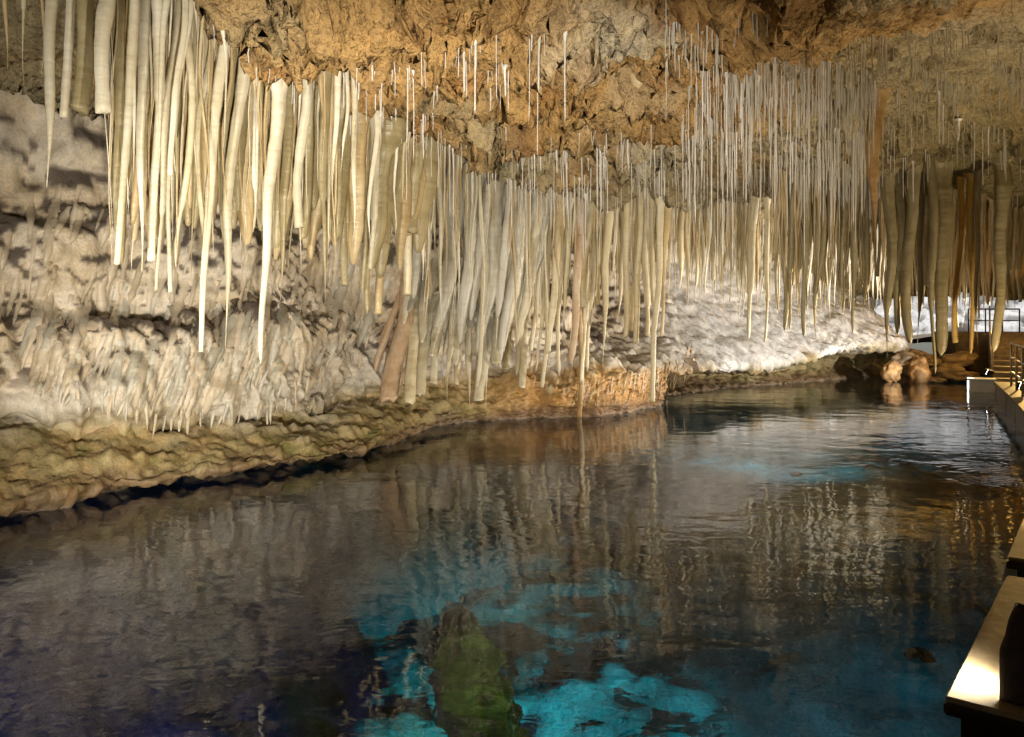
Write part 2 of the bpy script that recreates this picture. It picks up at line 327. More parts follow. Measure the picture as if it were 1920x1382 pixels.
    return o, P
ST = [((-6.6, 1.0), 'leftb'), ((-6.3, 5.0), 'leftb'), ((-5.5, 8.5), 'leftb'), ((-4.25, 10.3), 'left'), ((-2.3, 12.4), 'left'), ((-1.75, 14.6), 'mid'), ((-1.1, 16.7), 'bulge'),
      ((0.3, 17.8), 'orangeb'), ((1.9, 18.2), 'orange'), ((3.7, 20.3), 'orange'), ((4.9, 22.0), 'white'), ((8.0, 25.0), 'white'), ((11.0, 27.6), 'whiteb'), ((14.0, 29.9), 'whiteb'), ((16.0, 31.0), 'shore'), ((17.6, 32.2), 'shore')]
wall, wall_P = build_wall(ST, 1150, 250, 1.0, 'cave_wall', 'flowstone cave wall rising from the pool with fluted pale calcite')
ST2 = [((22.5, 33.5), 'plain'), ((20.0, 28.0), 'plain'), ((17.0, 21.5), 'plain'), ((13.0, 13.5), 'plain'), ((9.0, 6.5), 'plain'), ((5.5, 0.0), 'plain'), ((2.0, -5.0), 'plain'), ((-4.0, -6.0), 'plain'), ((-6.8, -3.0), 'plain'), ((-6.6, 1.4), 'left')]
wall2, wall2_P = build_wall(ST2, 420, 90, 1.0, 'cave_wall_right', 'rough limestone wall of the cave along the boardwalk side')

# ---- pool bed
gx, gy = np.meshgrid(np.linspace(-11, 26, 330), np.linspace(-8, 36, 360), indexing='ij')
gz = -4.7 + .5 * fbm(gx * .3, gy * .3, 0 * gx, 3) + .32 * billow(gx * 1.1 + 2, gy * 1.1, 0 * gx, 4, .55)
bed = mesh_obj('pool_bed', np.stack([gx, gy, gz], -1).reshape(-1, 3), grid_faces(330, 360), M['bed']); tag(bed, 'pale limestone bed of the deep cave pool', None, None, 'structure')
bn = fbm(gx * .8, gy * .8, 1 + 0 * gx, 4); set_rock_colour(bed, lerpcol((0.34, 0.36, 0.36), (0.62, 0.64, 0.62), smooth(-.4, .4, bn)).reshape(-1, 3))

# ---- water
m, n, l, b = mat_nodes('clear_cave_water')
b.inputs['Base Color'].default_value = (0.7, 0.9, 0.95, 1); b.inputs['Transmission Weight'].default_value = 1; b.inputs['IOR'].default_value = 1.333; b.inputs['Roughness'].default_value = 0.0
g = n.new('ShaderNodeNewGeometry'); prev = None
for scale, sx, sy, dist in ((0.5, 1, 1.5, .016), (1.9, 1, 1.4, .0065), (6.0, .8, 1.5, .0019)):
    mp = n.new('ShaderNodeMapping'); mp.inputs['Scale'].default_value = (sx, sy, 1); mp.inputs['Rotation'].default_value = (0, 0, .35); l.new(g.outputs['Position'], mp.inputs[0])
    t = noise(n, l, scale, 2, .5, mp.outputs[0], .4); k = n.new('ShaderNodeBump'); k.inputs['Distance'].default_value = dist
    l.new(t.outputs['Fac'], k.inputs['Height'])
    if prev: l.new(prev, k.inputs['Normal'])
    prev = k.outputs[0]
for rx, ry, amp in ((6.9, 11.3, .006), (8.0, 12.2, .005)):             # rings where drips fall
    cmb = n.new('ShaderNodeCombineXYZ'); cmb.inputs[0].default_value = rx; cmb.inputs[1].default_value = ry
    dd = n.new('ShaderNodeVectorMath'); dd.operation = 'DISTANCE'; l.new(g.outputs['Position'], dd.inputs[0]); l.new(cmb.outputs[0], dd.inputs[1])
    s_ = n.new('ShaderNodeMath'); s_.operation = 'MULTIPLY'; l.new(dd.outputs['Value'], s_.inputs[0]); s_.inputs[1].default_value = 42
    si = n.new('ShaderNodeMath'); si.operation = 'SINE'; l.new(s_.outputs[0], si.inputs[0])
    fr = n.new('ShaderNodeMapRange'); l.new(dd.outputs['Value'], fr.inputs[0]); fr.inputs[1].default_value = .1; fr.inputs[2].default_value = 1.3; fr.inputs[3].default_value = 1; fr.inputs[4].default_value = 0
    pr_ = n.new('ShaderNodeMath'); pr_.operation = 'MULTIPLY'; l.new(si.outputs[0], pr_.inputs[0]); l.new(fr.outputs[0], pr_.inputs[1])
    k = n.new('ShaderNodeBump'); k.inputs['Distance'].default_value = amp * .25; l.new(pr_.outputs[0], k.inputs['Height']); l.new(prev, k.inputs['Normal']); prev = k.outputs[0]
l.new(prev, b.inputs['Normal']); M['water'] = m
water = mesh_obj('pool_water', [(-14, -9, 0), (30, -9, 0), (30, 40, 0), (-14, 40, 0)], [(0, 1, 2, 3)], M['water'], None, False); tag(water, 'still clear dark pool mirroring the stalactites', None, None, 'structure')

# ---- outside the cave mouth
gx, gy = np.meshgrid(np.linspace(8, 50, 120), np.linspace(33, 60, 80), indexing='ij')
gz = 1.35 + .25 * fbm(gx * .3, gy * .3, 0 * gx, 3)
ground = mesh_obj('ground', np.stack([gx, gy, gz], -1).reshape(-1, 3), grid_faces(120, 80), M['stone']); tag(ground, 'stony ground outside the cave mouth', None, None, 'structure')
big = mesh_obj('terrain', [(-900, 60, 1), (900, 60, 1), (900, 1500, 1), (-900, 1500, 1)], [(0, 1, 2, 3)], M['stone'], None, False); tag(big, 'open land beyond the cave mouth', None, None, 'structure')
ux, uz = np.meshgrid(np.linspace(14, 40, 160), np.linspace(0, 1, 40), indexing='ij')
top = np.interp(ux, [14, 25.0, 27.5, 30, 40], [7.5, 7, 4.5, 2.8, 2.4]) + .5 * fbm(ux * .6, 0 * ux, 0 * ux, 3)
cz = 1.0 + uz * (top - 1); cy = 43 + .9 * uz + .9 * fbm(ux * .6, cz * .9, 4 + 0 * ux, 4)
cl = mesh_obj('rock_outcrop', np.stack([ux, cy, cz], -1).reshape(-1, 3), grid_faces(160, 40), M['wall']); tag(cl, 'sunlit white rock face outside the cave mouth', 'rock')
set_rock_colour(cl, np.full((160 * 40, 3), .72))

ceil_bvh = BVHTree.FromPolygons([tuple(v) for v in ceil_P.reshape(-1, 3)], [tuple(f) for f in grid_faces(len(rows), NC)])
wall_bvh = BVHTree.FromPolygons([tuple(v) for v in wall_P.reshape(-1, 3)], [tuple(f) for f in grid_faces(1150, 250)])
def ceil_z(x, y):
    h = ceil_bvh.ray_cast(Vector((x, y, 1.0)), Vector((0, 0, 1)))
    return h[0].z if h[0] else 5.0
def wall_hit(px, py):
    o = Vector((0, 0, H)); d = (at(px, py, 1.0) - o).normalized(); h = wall_bvh.ray_cast(o, d)
    return (h[0], h[1] if h[1].dot(d) < 0 else -h[1]) if h[0] else (None, None)

# ================================================================== STALACTITES
def stalactite_mesh(top, bot, rt, rb, tip, seed, sides=14, step=.045, lobes=0.16, rib=.05, minr=6, capped=False, root=False):
    """tapered, ribbed, faintly lobed hanging stone; tip = 'blunt', 'drip' or 'round'"""
    rg = np.random.default_rng(seed); top = np.array(top); bot = np.array(bot); L = np.linalg.norm(top - bot)
    n = int(np.clip(L / step, minr, 60)); t = np.linspace(0, 1, n)
    if tip == 'drip': prof = rb + (rt - rb) * (1 - t) ** .85; prof *= np.clip(1 - smooth(.72, 1.0, t) * .86, .05, 1)
    elif tip == 'round': prof = rb + (rt - rb) * (1 - t) ** 1.2; prof *= np.sqrt(np.clip(1 - ((t - .93) / .07).clip(0, 1) ** 2, .03, 1))
    elif tip == 'fused': prof = rt * (1 - .3 * t) * np.sqrt(np.clip(1 - ((t - .7) / .3).clip(0, 1) ** 1.7, .01, 1)) + .3 * rb
    elif tip == 'rib': prof = rt * np.sqrt(np.clip(smooth(-.02, .45, t) * (1 - smooth(.45, 1.02, t) * .93), .004, 1))
    else: prof = rb + (rt - rb) * (1 - t) ** 1.1
    if root:                                                              # flared foot on the ceiling
        prof = prof * (1 + 1.1 * np.exp(-np.clip(t * L - .22, 0, 9) / .07))
    if L > .8 and tip in ('drip', 'round', 'blunt') and rg.random() < .45:   # broken and regrown: a step in girth
        t0 = rg.uniform(.5, .85); prof = prof * (1 - rg.uniform(.2, .45) * smooth(t0, t0 + .02, t))
    if capped: prof = prof * np.sqrt(np.clip(smooth(-.01, .16, t), .01, 1))
    z0 = rg.uniform(0, 90)
    prof = prof * (1 + rib * 2.2 * perlin(t * L * 7 + z0, z0 + 0 * t, .5 + 0 * t) + rib * perlin(t * L * 19 + z0, 3.3 + 0 * t, .5 + 0 * t) + .16 * perlin(t * L * 1.3 + z0, 8.3 + 0 * t, .2 + 0 * t))
    bend = .034 * L
    cx = top[0] + (bot[0] - top[0]) * t + bend * perlin(t * 2.2 + z0, 1.5 + 0 * t, 0 * t); cy = top[1] + (bot[1] - top[1]) * t + bend * perlin(t * 2.2 + z0, 7.5 + 0 * t, 0 * t)
    cz = top[2] + (bot[2] - top[2]) * t
    th = np.linspace(0, 2 * math.pi, sides, endpoint=False); k1, ph = rg.integers(2, 6), rg.uniform(0, 6.3)
    TH, T = np.meshgrid(th, t); mod = 1 + lobes * np.cos(k1 * TH + ph + 1.5 * T) * (1 - .6 * T) + lobes * .8 * perlin(np.cos(TH) * 1.3 + z0, np.sin(TH) * 1.3, T * L * .9)
    r = prof[:, None] * mod
    V = np.stack([cx[:, None] + r * np.cos(TH), cy[:, None] + r * np.sin(TH), cz[:, None] + 0 * r], -1)
    if tip == 'blunt': V[-1, :, 2] += rg.uniform(-.5, .5) * rb * np.cos(th + ph) + .2 * rb * rg.normal(size=sides)
    V = V.reshape(-1, 3); i = np.arange(n - 1)[:, None] * sides; j = np.arange(sides)[None, :]; jn = (j + 1) % sides
    Fq = np.stack([i + j, i + sides + j, i + sides + jn, i + jn], -1).reshape(-1, 4)
    # closed end: last ring collapses through a small inner ring to a point
    endc = np.array([cx[-1], cy[-1], cz[-1] - (.25 * rb if tip != 'drip' else rb * 1.2)])
    inner = V[-sides:] * .45 + endc * .55; V = np.vstack([V, inner, endc[None]])
    a = (n - 1) * sides; bidx = n * sides; jj = np.arange(sides); jm = (jj + 1) % sides
    F2 = np.stack([a + jj, bidx + jj, bidx + jm, a + jm], -1); c = n * sides + sides
    F3 = np.stack([bidx + jj, 0 * jj + c, 0 * jj + c, bidx + jm], -1)
    return V, Fq, F2, F3[:, [0, 1, 3]]
def tube_obj(name, V, Fq, F2, F3, mat, parent=None):
    return mesh_obj(name, V, [tuple(f) for f in Fq] + [tuple(f) for f in F2] + [tuple(f) for f in F3], mat, parent)
SEED = [100]; MADE = []
def stalactite(xt, xb, yb, wt, wb, Y, mat, tip, label, group, ytop=None, name='stalactite', dYb=0.0, dYt=0.0):
    """photo column of the root (at the frame top or the ceiling) and of the tip, row of the tip, widths in photo px, distance"""
    SEED[0] += 1
    bot = at(xb, yb, Y + dYb)
    if ytop is None:
        X = (xt - HX) / F * Y; zt = ceil_z(X, Y) + .25; top = Vector((X, Y, zt))
    else:
        top = at(xt, ytop, Y + dYt); hit, hn = wall_hit(xt, ytop)
        if hit is not None and hit.y < Y + 2.6: top = hit - hn * .25
        else: X = (xt - HX) / F * Y; top = Vector((X, Y, ceil_z(X, Y) + .25))
    V, a, b_, c = stalactite_mesh(top, bot, max(.012, 0.74 * wt / F * Y / 2), max(.006, wb / F * Y / 2), tip, SEED[0], root=ytop is None)
    o = tube_obj(name, V, a, b_, c, M[mat]); tag(o, label, 'stalactite', group)
    MADE.append((o, (top - bot).length, wt / F * Y, tip, mat)); return o
def curtY(x): return 6.3 + .004 * x
G1 = 'stalactites of the long curtain'
HEROES = [
 # xt,  xb,  yb,  wt, wb, dY, mat, tip, label
 (10, 9, 125, 14, 7, .2, 'tan', 'drip', None), (47, 43, 169, 15, 5, -.2, 'ivory', 'drip', None), (80, 77, 138, 14, 7, .1, 'tan', 'drip', None),
 (112, 98, 347, 34, 13, -.5, 'ivory', 'drip', 'white icicle-shaped stalactite with sharp tip beside two broken-off stumps'),
 (136, 127, 219, 25, 15, -.2, 'ivory', 'blunt', None),
 (168, 160, 208, 36, 30, .1, 'olive', 'blunt', 'short thick olive stalactite with flat broken end'),
 (208, 195, 212, 40, 24, -.35, 'ivory', 'blunt', 'short thick white stalactite with slanting broken end'),
 (248, 215, 495, 34, 12, -.5, 'ivory', 'blunt', 'long white stalactite leaning slightly with blunt end over the tan wall'),
 (282, 253, 507, 32, 9, -.4, 'ivory', 'drip', 'long tapering white stalactite between two blunt-ended ones'),
 (262, 250, 362, 14, 3, -.55, 'ivory', 'drip', None), (309, 287, 488, 33, 18, -.5, 'ivory', 'blunt', 'straight white stalactite with thick rounded blunt end'),
 (335, 304, 543, 28, 9, -.35, 'ivory', 'blunt', None), (345, 318, 547, 24, 9, -.2, 'ivory', 'blunt', None), (322, 302, 327, 22, 4, -.6, 'ivory', 'drip', None), (338, 327, 327, 18, 10, -.65, 'ivory', 'blunt', None),
 (358, 340, 500, 24, 10, -.1, 'cream', 'round', None), (376, 363, 517, 22, 4, .2, 'olive', 'drip', None), (388, 377, 492, 22, 8, .1, 'cream', 'round', None),
 (415, 380, 659, 34, 9, -.2, 'ivory', 'blunt', 'very long white stalactite with narrow blunt tip reaching down past the dark ledge'),
 (470, 431, 652, 34, 5, -.15, 'ivory', 'drip', 'very long white stalactite ending in a needle point before the fluted wall'),
 (528, 483, 680, 38, 8, -.25, 'ivory', 'round', 'longest white ringed stalactite of the curtain before the fluted wall'),
 (488, 469, 434, 22, 13, .2, 'ivory', 'round', None), (440, 423, 410, 16, 4, .4, 'olive', 'drip', None), (575, 559, 426, 24, 16, -.2, 'ivory', 'blunt', None),
 (545, 532, 565, 28, 8, .1, 'olive', 'drip', None), (530, 520, 509, 24, 6, .3, 'olive', 'drip', None), (558, 549, 512, 22, 6, .4, 'olive', 'drip', None), (585, 570, 447, 28, 16, .2, 'olive', 'blunt', None),
 (612, 598, 557, 30, 10, .1, 'olive', 'drip', None), (640, 630, 362, 24, 5, -.4, 'ivory', 'drip', None), (650, 642, 322, 14, 4, -.4, 'ivory', 'drip', None), (645, 632, 482, 20, 4, .3, 'olive', 'drip', None),
 (660, 650, 469, 22, 5, .4, 'olive', 'drip', None), (660, 648, 534, 24, 12, .7, 'olive', 'blunt', None), (676, 662, 451, 20, 5, -.1, 'ivory', 'drip', None), (690, 678, 548, 22, 10, .8, 'olive', 'round', None),
 (702, 690, 588, 24, 9, .9, 'olive', 'round', None), (706, 693, 462, 18, 4, .3, 'ivory', 'drip', None), (712, 700, 503, 24, 12, .5, 'ivory', 'blunt', None), (718, 703, 588, 24, 13, 1.1, 'tan', 'blunt', None),
 (735, 722, 490, 36, 18, 1.3, 'ivory', 'round', None), (748, 742, 461, 22, 4, 1.4, 'olive', 'drip', None), (766, 760, 467, 22, 4, 1.5, 'olive', 'drip', None), (780, 771, 434, 38, 28, 1.7, 'olive', 'blunt', None),
 (782, 767, 552, 32, 16, 2.2, 'cream', 'blunt', None), (800, 789, 523, 30, 8, 2.2, 'ivory', 'drip', None)]
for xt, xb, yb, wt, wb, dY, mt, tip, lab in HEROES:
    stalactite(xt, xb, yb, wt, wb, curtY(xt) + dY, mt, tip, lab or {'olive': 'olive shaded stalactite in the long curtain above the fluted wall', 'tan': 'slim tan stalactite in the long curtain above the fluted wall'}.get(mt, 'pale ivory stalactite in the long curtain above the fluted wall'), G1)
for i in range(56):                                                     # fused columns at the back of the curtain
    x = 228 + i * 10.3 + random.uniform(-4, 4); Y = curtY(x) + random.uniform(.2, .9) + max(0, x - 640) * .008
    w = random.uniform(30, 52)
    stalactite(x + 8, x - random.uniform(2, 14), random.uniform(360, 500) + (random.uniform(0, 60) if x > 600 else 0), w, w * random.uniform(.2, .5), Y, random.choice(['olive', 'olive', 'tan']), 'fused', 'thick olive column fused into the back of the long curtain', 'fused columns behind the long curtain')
# centre draperies: thick columns reaching nearly down to the ledge
G2 = 'tall columns hanging above the mossy ledge'
CENTRE = [
 (782, 735, 749, 44, 36, 14.2, 'peach', 'blunt', 'broad peach-stained column with flat base just above the mossy ledge'), (792, 762, 752, 30, 22, 14.0, 'cream', 'blunt', 'straight pale column beside the broad peach-stained one'),
 (818, 787, 740, 34, 24, 14.3, 'ivory', 'blunt', None), (832, 812, 720, 26, 15, 14.6, 'ivory', 'blunt', None), (822, 812, 666, 22, 15, 14.1, 'ivory', 'blunt', None), (845, 837, 716, 30, 5, 14.4, 'ivory', 'drip', None),
 (852, 842, 756, 22, 4, 14.5, 'cream', 'drip', None), (866, 856, 685, 30, 12, 14.8, 'ivory', 'round', None), (872, 862, 694, 24, 10, 15, 'ivory', 'round', None), (868, 855, 721, 22, 9, 15.1, 'cream', 'blunt', None),
 (890, 873, 759, 34, 8, 14.9, 'ivory', 'drip', None), (902, 888, 729, 26, 9, 15.2, 'ivory', 'round', None), (928, 905, 750, 40, 17, 15.2, 'ivory', 'blunt', 'heavy ivory column ending just over the orange rock'), (922, 911, 759, 18, 4, 15.1, 'ivory', 'drip', None),
 (948, 930, 681, 38, 14, 15.4, 'ivory', 'blunt', None), (958, 946, 692, 26, 9, 15.7, 'olive', 'blunt', None), (1005, 977, 726, 22, 12, 16.2, 'cream', 'blunt', 'slanting cream column reaching down to the orange rock'), (992, 969, 702, 22, 8, 16.4, 'ivory', 'round', None),
 (1020, 1000, 658, 18, 8, 16.6, 'cream', 'blunt', None), (1026, 1009, 696, 16, 7, 16.8, 'cream', 'round', None), (1034, 1015, 726, 18, 8, 16.7, 'cream', 'blunt', None), (1052, 1028, 661, 24, 11, 16.3, 'cream', 'blunt', None),
 (1050, 1044, 526, 20, 8, 15.6, 'tan', 'drip', None), (1058, 1046, 705, 18, 6, 16.8, 'cream', 'round', None), (1066, 1060, 580, 16, 8, 16.6, 'cream', 'round', None),
 (1090, 1069, 681, 20, 13, 15.4, 'peach', 'round', 'peach-brown knobbly stalactite with orange rings beside the dark post'),
 (1106, 1091, 577, 18, 14, 16.6, 'cream', 'blunt', None), (1104, 1095, 714, 18, 11, 17.2, 'cream', 'blunt', None), (1114, 1103, 696, 18, 8, 17.3, 'cream', 'round', None),
 (1144, 1130, 644, 26, 6, 16.4, 'cream', 'drip', 'smooth cream stalactite with swollen middle and pointed tip'), (1136, 1127, 687, 14, 5, 17.4, 'cream', 'drip', None), (1170, 1157, 599, 20, 7, 17, 'cream', 'drip', None),
 (1182, 1176, 632, 16, 10, 16.6, 'cream', 'blunt', None), (1192, 1186, 620, 18, 12, 17.3, 'tan', 'blunt', None), (1204, 1197, 644, 18, 10, 16.6, 'cream', 'blunt', None), (1214, 1208, 629, 18, 12, 16.9, 'cream', 'blunt', None),
 (1226, 1220, 726, 16, 6, 16.6, 'cream', 'round', None), (1240, 1229, 753, 20, 10, 16.4, 'cream', 'blunt', 'longest cream stalactite, its tip almost touching the pool'), (1248, 1243, 629, 18, 10, 16.6, 'tan', 'blunt', None)]
for xt, xb, yb, wt, wb, Y, mt, tip, lab in CENTRE:
    stalactite(xt if xb > 1000 else xb + .45 * (xt - xb) + 12, xb, yb, wt, wb, Y + (.45 if xb < 1000 else 0), mt, tip, lab or 'pale column hanging low above the orange and mossy rock', G2, ytop=None if xb > 1000 else random.uniform(430, 540))
V, a, b_, c = stalactite_mesh(at(1089, 640, 18.0) + Vector((0, 0, 3)), at(1084, 785, 18.0), .07, .055, 'blunt', 999)
tag(tube_obj('stone_column', V, a, b_, c, M['brown']), 'thin dark brown column standing in the water against orange rock', 'column')
for i in range(30):
    f = i / 29; xb = 765 + 215 * f + random.uniform(-6, 6); xt = xb + random.uniform(22, 48); w = random.uniform(22, 44)
    o = stalactite(xt, xb, random.uniform(560, 690), w, w * .3, 15.1 + 1.3 * f + random.uniform(-.2, .3), random.choice(['grey', 'grey', 'ivory']), 'fused', 'swelling grey-white flowstone fold from which the tall columns hang', 'flowstone folds', ytop=random.uniform(400, 490), name='flowstone_fold'); o['category'] = 'flowstone'
for xt, yt, xb, yb, w, Y in [(800, 470, 752, 690, 34, 15.6), (790, 500, 725, 715, 26, 15.7), (782, 500, 700, 720, 20, 15.7), (775, 520, 672, 712, 16, 15.8), (770, 500, 745, 735, 30, 15.7)]:
    o = stalactite(xt, xb, yb, w, w * .4, Y, 'peach', 'fused', 'slanting peach flowstone fold beside the broad peach-stained column', 'peach flowstone folds', ytop=yt, name='flowstone_fold'); o['category'] = 'flowstone'
# receding curtain
G3 = 'stalactites of the receding curtain'
def fill(n, x0, x1, ya, yb, wa, wb, Ya, Yb, mats, label, group, tips=('drip', 'drip', 'round', 'blunt')):
    for i in range(n):
        x = x0 + (x1 - x0) * (i + random.uniform(.1, .9)) / n; w = random.uniform(wa, wb); f = (x - x0) / (x1 - x0)
        stalactite(x + random.uniform(0, 4), x, random.uniform(ya, yb), w, w * random.uniform(.25, .6), Ya + (Yb - Ya) * f + random.uniform(-.5, .5), random.choice(mats), random.choice(tips), label, group)
        
fill(24, 1092, 1290, 440, 600, 10, 16, 17.2, 18.2, ['cream', 'tan', 'ivory'], 'thin cream stalactite in the dense curtain behind the peach-brown stalactite', G3)
fill(46, 1285, 1500, 440, 570, 6, 11, 18.2, 20.5, ['cream', 'tan', 'olive'], 'thin stalactite in the dense curtain above the white lit ledge', G3)
EXTRA = [(1412, 1405, 635, 22, 10, 18.2, 'cream', 'round', 'thick pale stalactite lit bright before the white ledge'), (1437, 1431, 640, 14, 7, 18.6, 'cream', 'blunt', None), (1318, 1314, 574, 10, 5, 18.4, 'cream', 'drip', None), (1392, 1388, 564, 12, 5, 18, 'olive', 'drip', None),
 (1357, 1355, 552, 8, 4, 18.5, 'cream', 'drip', None), (1291, 1289, 567, 8, 4, 18, 'cream', 'drip', None), (1344, 1340, 528, 12, 7, 18.9, 'cream', 'round', None)]
for xt, xb, yb, wt, wb, Y, mt, tip, lab in EXTRA: stalactite(xt, xb, yb, wt, wb, Y, mt, tip, lab or 'slim stalactite at the front of the dense receding curtain', G3)
G4 = 'dark stalactites before the white ledge'
DARK = [(1470, 1468, 620, 18, 8, 15.2), (1480, 1477, 600, 14, 7, 15.6), (1488, 1484, 618, 18, 9, 15.3), (1514, 1511, 631, 18, 10, 15), (1528, 1526, 625, 14, 6, 15.3), (1538, 1534, 637, 18, 7, 15.1), (1576, 1574, 567, 12, 5, 15.8), (1583, 1581, 604, 12, 4, 15.5),
 (1608, 1604, 626, 24, 6, 15), (1618, 1617, 589, 16, 6, 15.4), (1668, 1663, 667, 34, 8, 14.6), (1685, 1683, 627, 24, 10, 15.2), (1712, 1709, 643, 30, 18, 15), (1724, 1722, 640, 20, 8, 15.5), (1748, 1744, 700, 24, 8, 14.4), (1768, 1761, 665, 44, 20, 15), (1872, 1866, 659, 40, 14, 14.2), (1836, 1835, 645, 14, 5, 15)]
DL = {1663: 'big dark tapering stalactite hanging over the pale sloping slab', 1744: 'lowest dark stalactite hanging before the orange boulders', 1761: 'broad grey-olive stalactite beside the lowest dark one', 1866: 'stout tan stalactite with blunt tip beside the metal railing'}
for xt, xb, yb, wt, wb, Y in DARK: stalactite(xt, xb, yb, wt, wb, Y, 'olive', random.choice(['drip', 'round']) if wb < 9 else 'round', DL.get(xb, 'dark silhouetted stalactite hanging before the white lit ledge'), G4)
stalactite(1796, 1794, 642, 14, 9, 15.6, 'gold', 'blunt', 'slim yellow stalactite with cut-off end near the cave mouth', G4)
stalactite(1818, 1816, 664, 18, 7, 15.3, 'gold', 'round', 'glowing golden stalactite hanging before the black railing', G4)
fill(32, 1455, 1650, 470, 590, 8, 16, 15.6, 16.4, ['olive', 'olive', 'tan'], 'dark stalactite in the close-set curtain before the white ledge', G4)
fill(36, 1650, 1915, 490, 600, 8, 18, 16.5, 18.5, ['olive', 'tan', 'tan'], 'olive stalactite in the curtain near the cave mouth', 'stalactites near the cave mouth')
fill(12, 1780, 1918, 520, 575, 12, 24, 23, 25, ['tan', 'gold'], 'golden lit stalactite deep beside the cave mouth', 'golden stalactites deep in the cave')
o = stalactite(1646, 1640, 442, 46, 14, 9.3, 'brown', 'drip', 'long rusty brown stalactite hanging alone from the olive ceiling', None)
FR = {'ivory': ([], []), 'tan': ([], [])}
for cnt, x0, x1, Ya, Yb, ya, yb, wa, wb, mats in [(150, 200, 790, None, None, 230, 540, 4, 10, 'ivory tan tan'), (130, 790, 1095, 14.8, 17, 420, 680, 4, 10, 'ivory ivory tan'), (230, 1095, 1500, 16.6, 20.5, 420, 600, 3, 8, 'ivory tan'), (170, 1290, 1680, 20, 24, 480, 600, 3, 8, 'ivory'), (190, 1450, 1918, 15, 20.5, 450, 615, 4, 9, 'tan')]:
    for i in range(cnt):
        x = random.uniform(x0, x1); Y = curtY(x) + random.uniform(-.3, 1.0) + max(0, x - 640) * .008 if Ya is None else Ya + (Yb - Ya) * min(1, max(0, (x - x0) / (x1 - x0) + random.uniform(-.3, .3)))
        X = (x - HX) / F * Y; w = random.uniform(wa, wb) / F * Y / 2; top = Vector((X, Y, ceil_z(X, Y) + .2)); bot = at(x - random.uniform(0, 6), ya + (yb - ya) * random.random() ** 1.4, Y)
        if bot.z > top.z - .4: continue
        V, a, b_, c = stalactite_mesh(top, bot, w, w * .25, random.choice(['drip', 'drip', 'round']), 9000 + i * 7 + cnt, 8, .16, .14, .05, 8, root=True)
        AVx, AFx = FR[random.choice(mats.split())]; k = sum(len(q) for q in AVx); AVx.append(V); AFx += [tuple(int(q) + k for q in f) for f in list(a) + list(b_) + list(c)]
for mt, lab in (('ivory', 'fine pale needle stalactites filling the gaps between the big ones'), ('tan', 'fine tan needle stalactites filling the gaps between the big ones')):
    tag(mesh_obj('stalactite_fringe', [tuple(q) for q in np.vstack(FR[mt][0])], FR[mt][1], M[mt]), lab, 'stalactites', None, 'stuff')
# short carrots under the orange lip and ceiling
for px, py, Y, w in [(893, 268, 11.2, 14), (905, 300, 11.4, 12), (915, 286, 11.3, 16), (930, 290, 11.5, 12), (945, 262, 11.2, 14), (958, 300, 11.4, 20), (975, 240, 11.3, 14), (990, 296, 11.6, 12), (1008, 222, 11.2, 16), (1022, 200, 11, 14), (1040, 180, 10.8, 12), (870, 296, 11.6, 18), (878, 275, 11.5, 16),
                     (1196, 168, 9.6, 12), (1206, 150, 9.5, 14), (1218, 160, 9.6, 14), (1230, 155, 9.5, 12), (1242, 168, 9.6, 14), (1255, 172, 9.6, 12), (1265, 150, 9.5, 10), (415, 122, 6.9, 22), (478, 172, 7.6, 24), (364, 57, 6.6, 20), (628, 90, 8.2, 14), (660, 110, 8.6, 14), (683, 255, 9.4, 10), (600, 205, 8.6, 16)]:
    stalactite(px + 1, px, py, w * 1.5, w * .5, Y, 'tan' if py > 140 else 'ivory', 'drip', 'short tan carrot-shaped stalactite under the ochre ceiling lip', 'short stalactites under the ceiling lip')

# ---- soda straws
STRAW_GROUPS = [
 (26, 640, 1060, 6.6, 7.7, 70, 200, 'hair-thin white straw hanging from the ochre crumbly ceiling'),
 (64, None, None, 0, 0, 40, 150, 'thin white straw along the ceiling lip before the long curtain'),
 (60, 950, 1300, 10.6, 13.4, 60, 160, 'thin white straw hanging before the pale ceiling shelf'),
 (120, 1290, 1640, 7.6, 11.5, 90, 300, 'long thin white straw in the dense cluster beside the rusty brown stalactite'),
 (28, 1655, 1900, 8.5, 13.0, 40, 120, 'thin grey straw hanging from the dim olive ceiling')]
def straw_mesh(top, bot, r, sides=6):
    top, bot = np.array(top), np.array(bot); V = []; th = np.linspace(0, 2 * math.pi, sides, endpoint=False)
    bx_, by_ = random.gauss(0, .006), random.gauss(0, .006)
    for t, k in ((0, 4.5), (.13, 1.2), (.5, 1.0), (.93, .8), (1, .3)):
        c = top + (bot - top) * t + np.array((bx_, by_, 0)) * math.sin(t * 3.1); V += [c + np.array((math.cos(a) * r * k, math.sin(a) * r * k, 0)) for a in th]
    Fs = [(i * sides + j, (i + 1) * sides + j, (i + 1) * sides + (j + 1) % sides, i * sides + (j + 1) % sides) for i in range(4) for j in range(sides)]
    Fs.append(tuple(4 * sides + j for j in range(sides))); return V, Fs
def lip_point(f):
    k = f * (len(LIP) - 1); i = min(int(k), len(LIP) - 2); t = k - i
    return LIP[i][0] + (LIP[i + 1][0] - LIP[i][0]) * t, LIP[i][1] + (LIP[i + 1][1] - LIP[i][1]) * t
CRACKS = {}
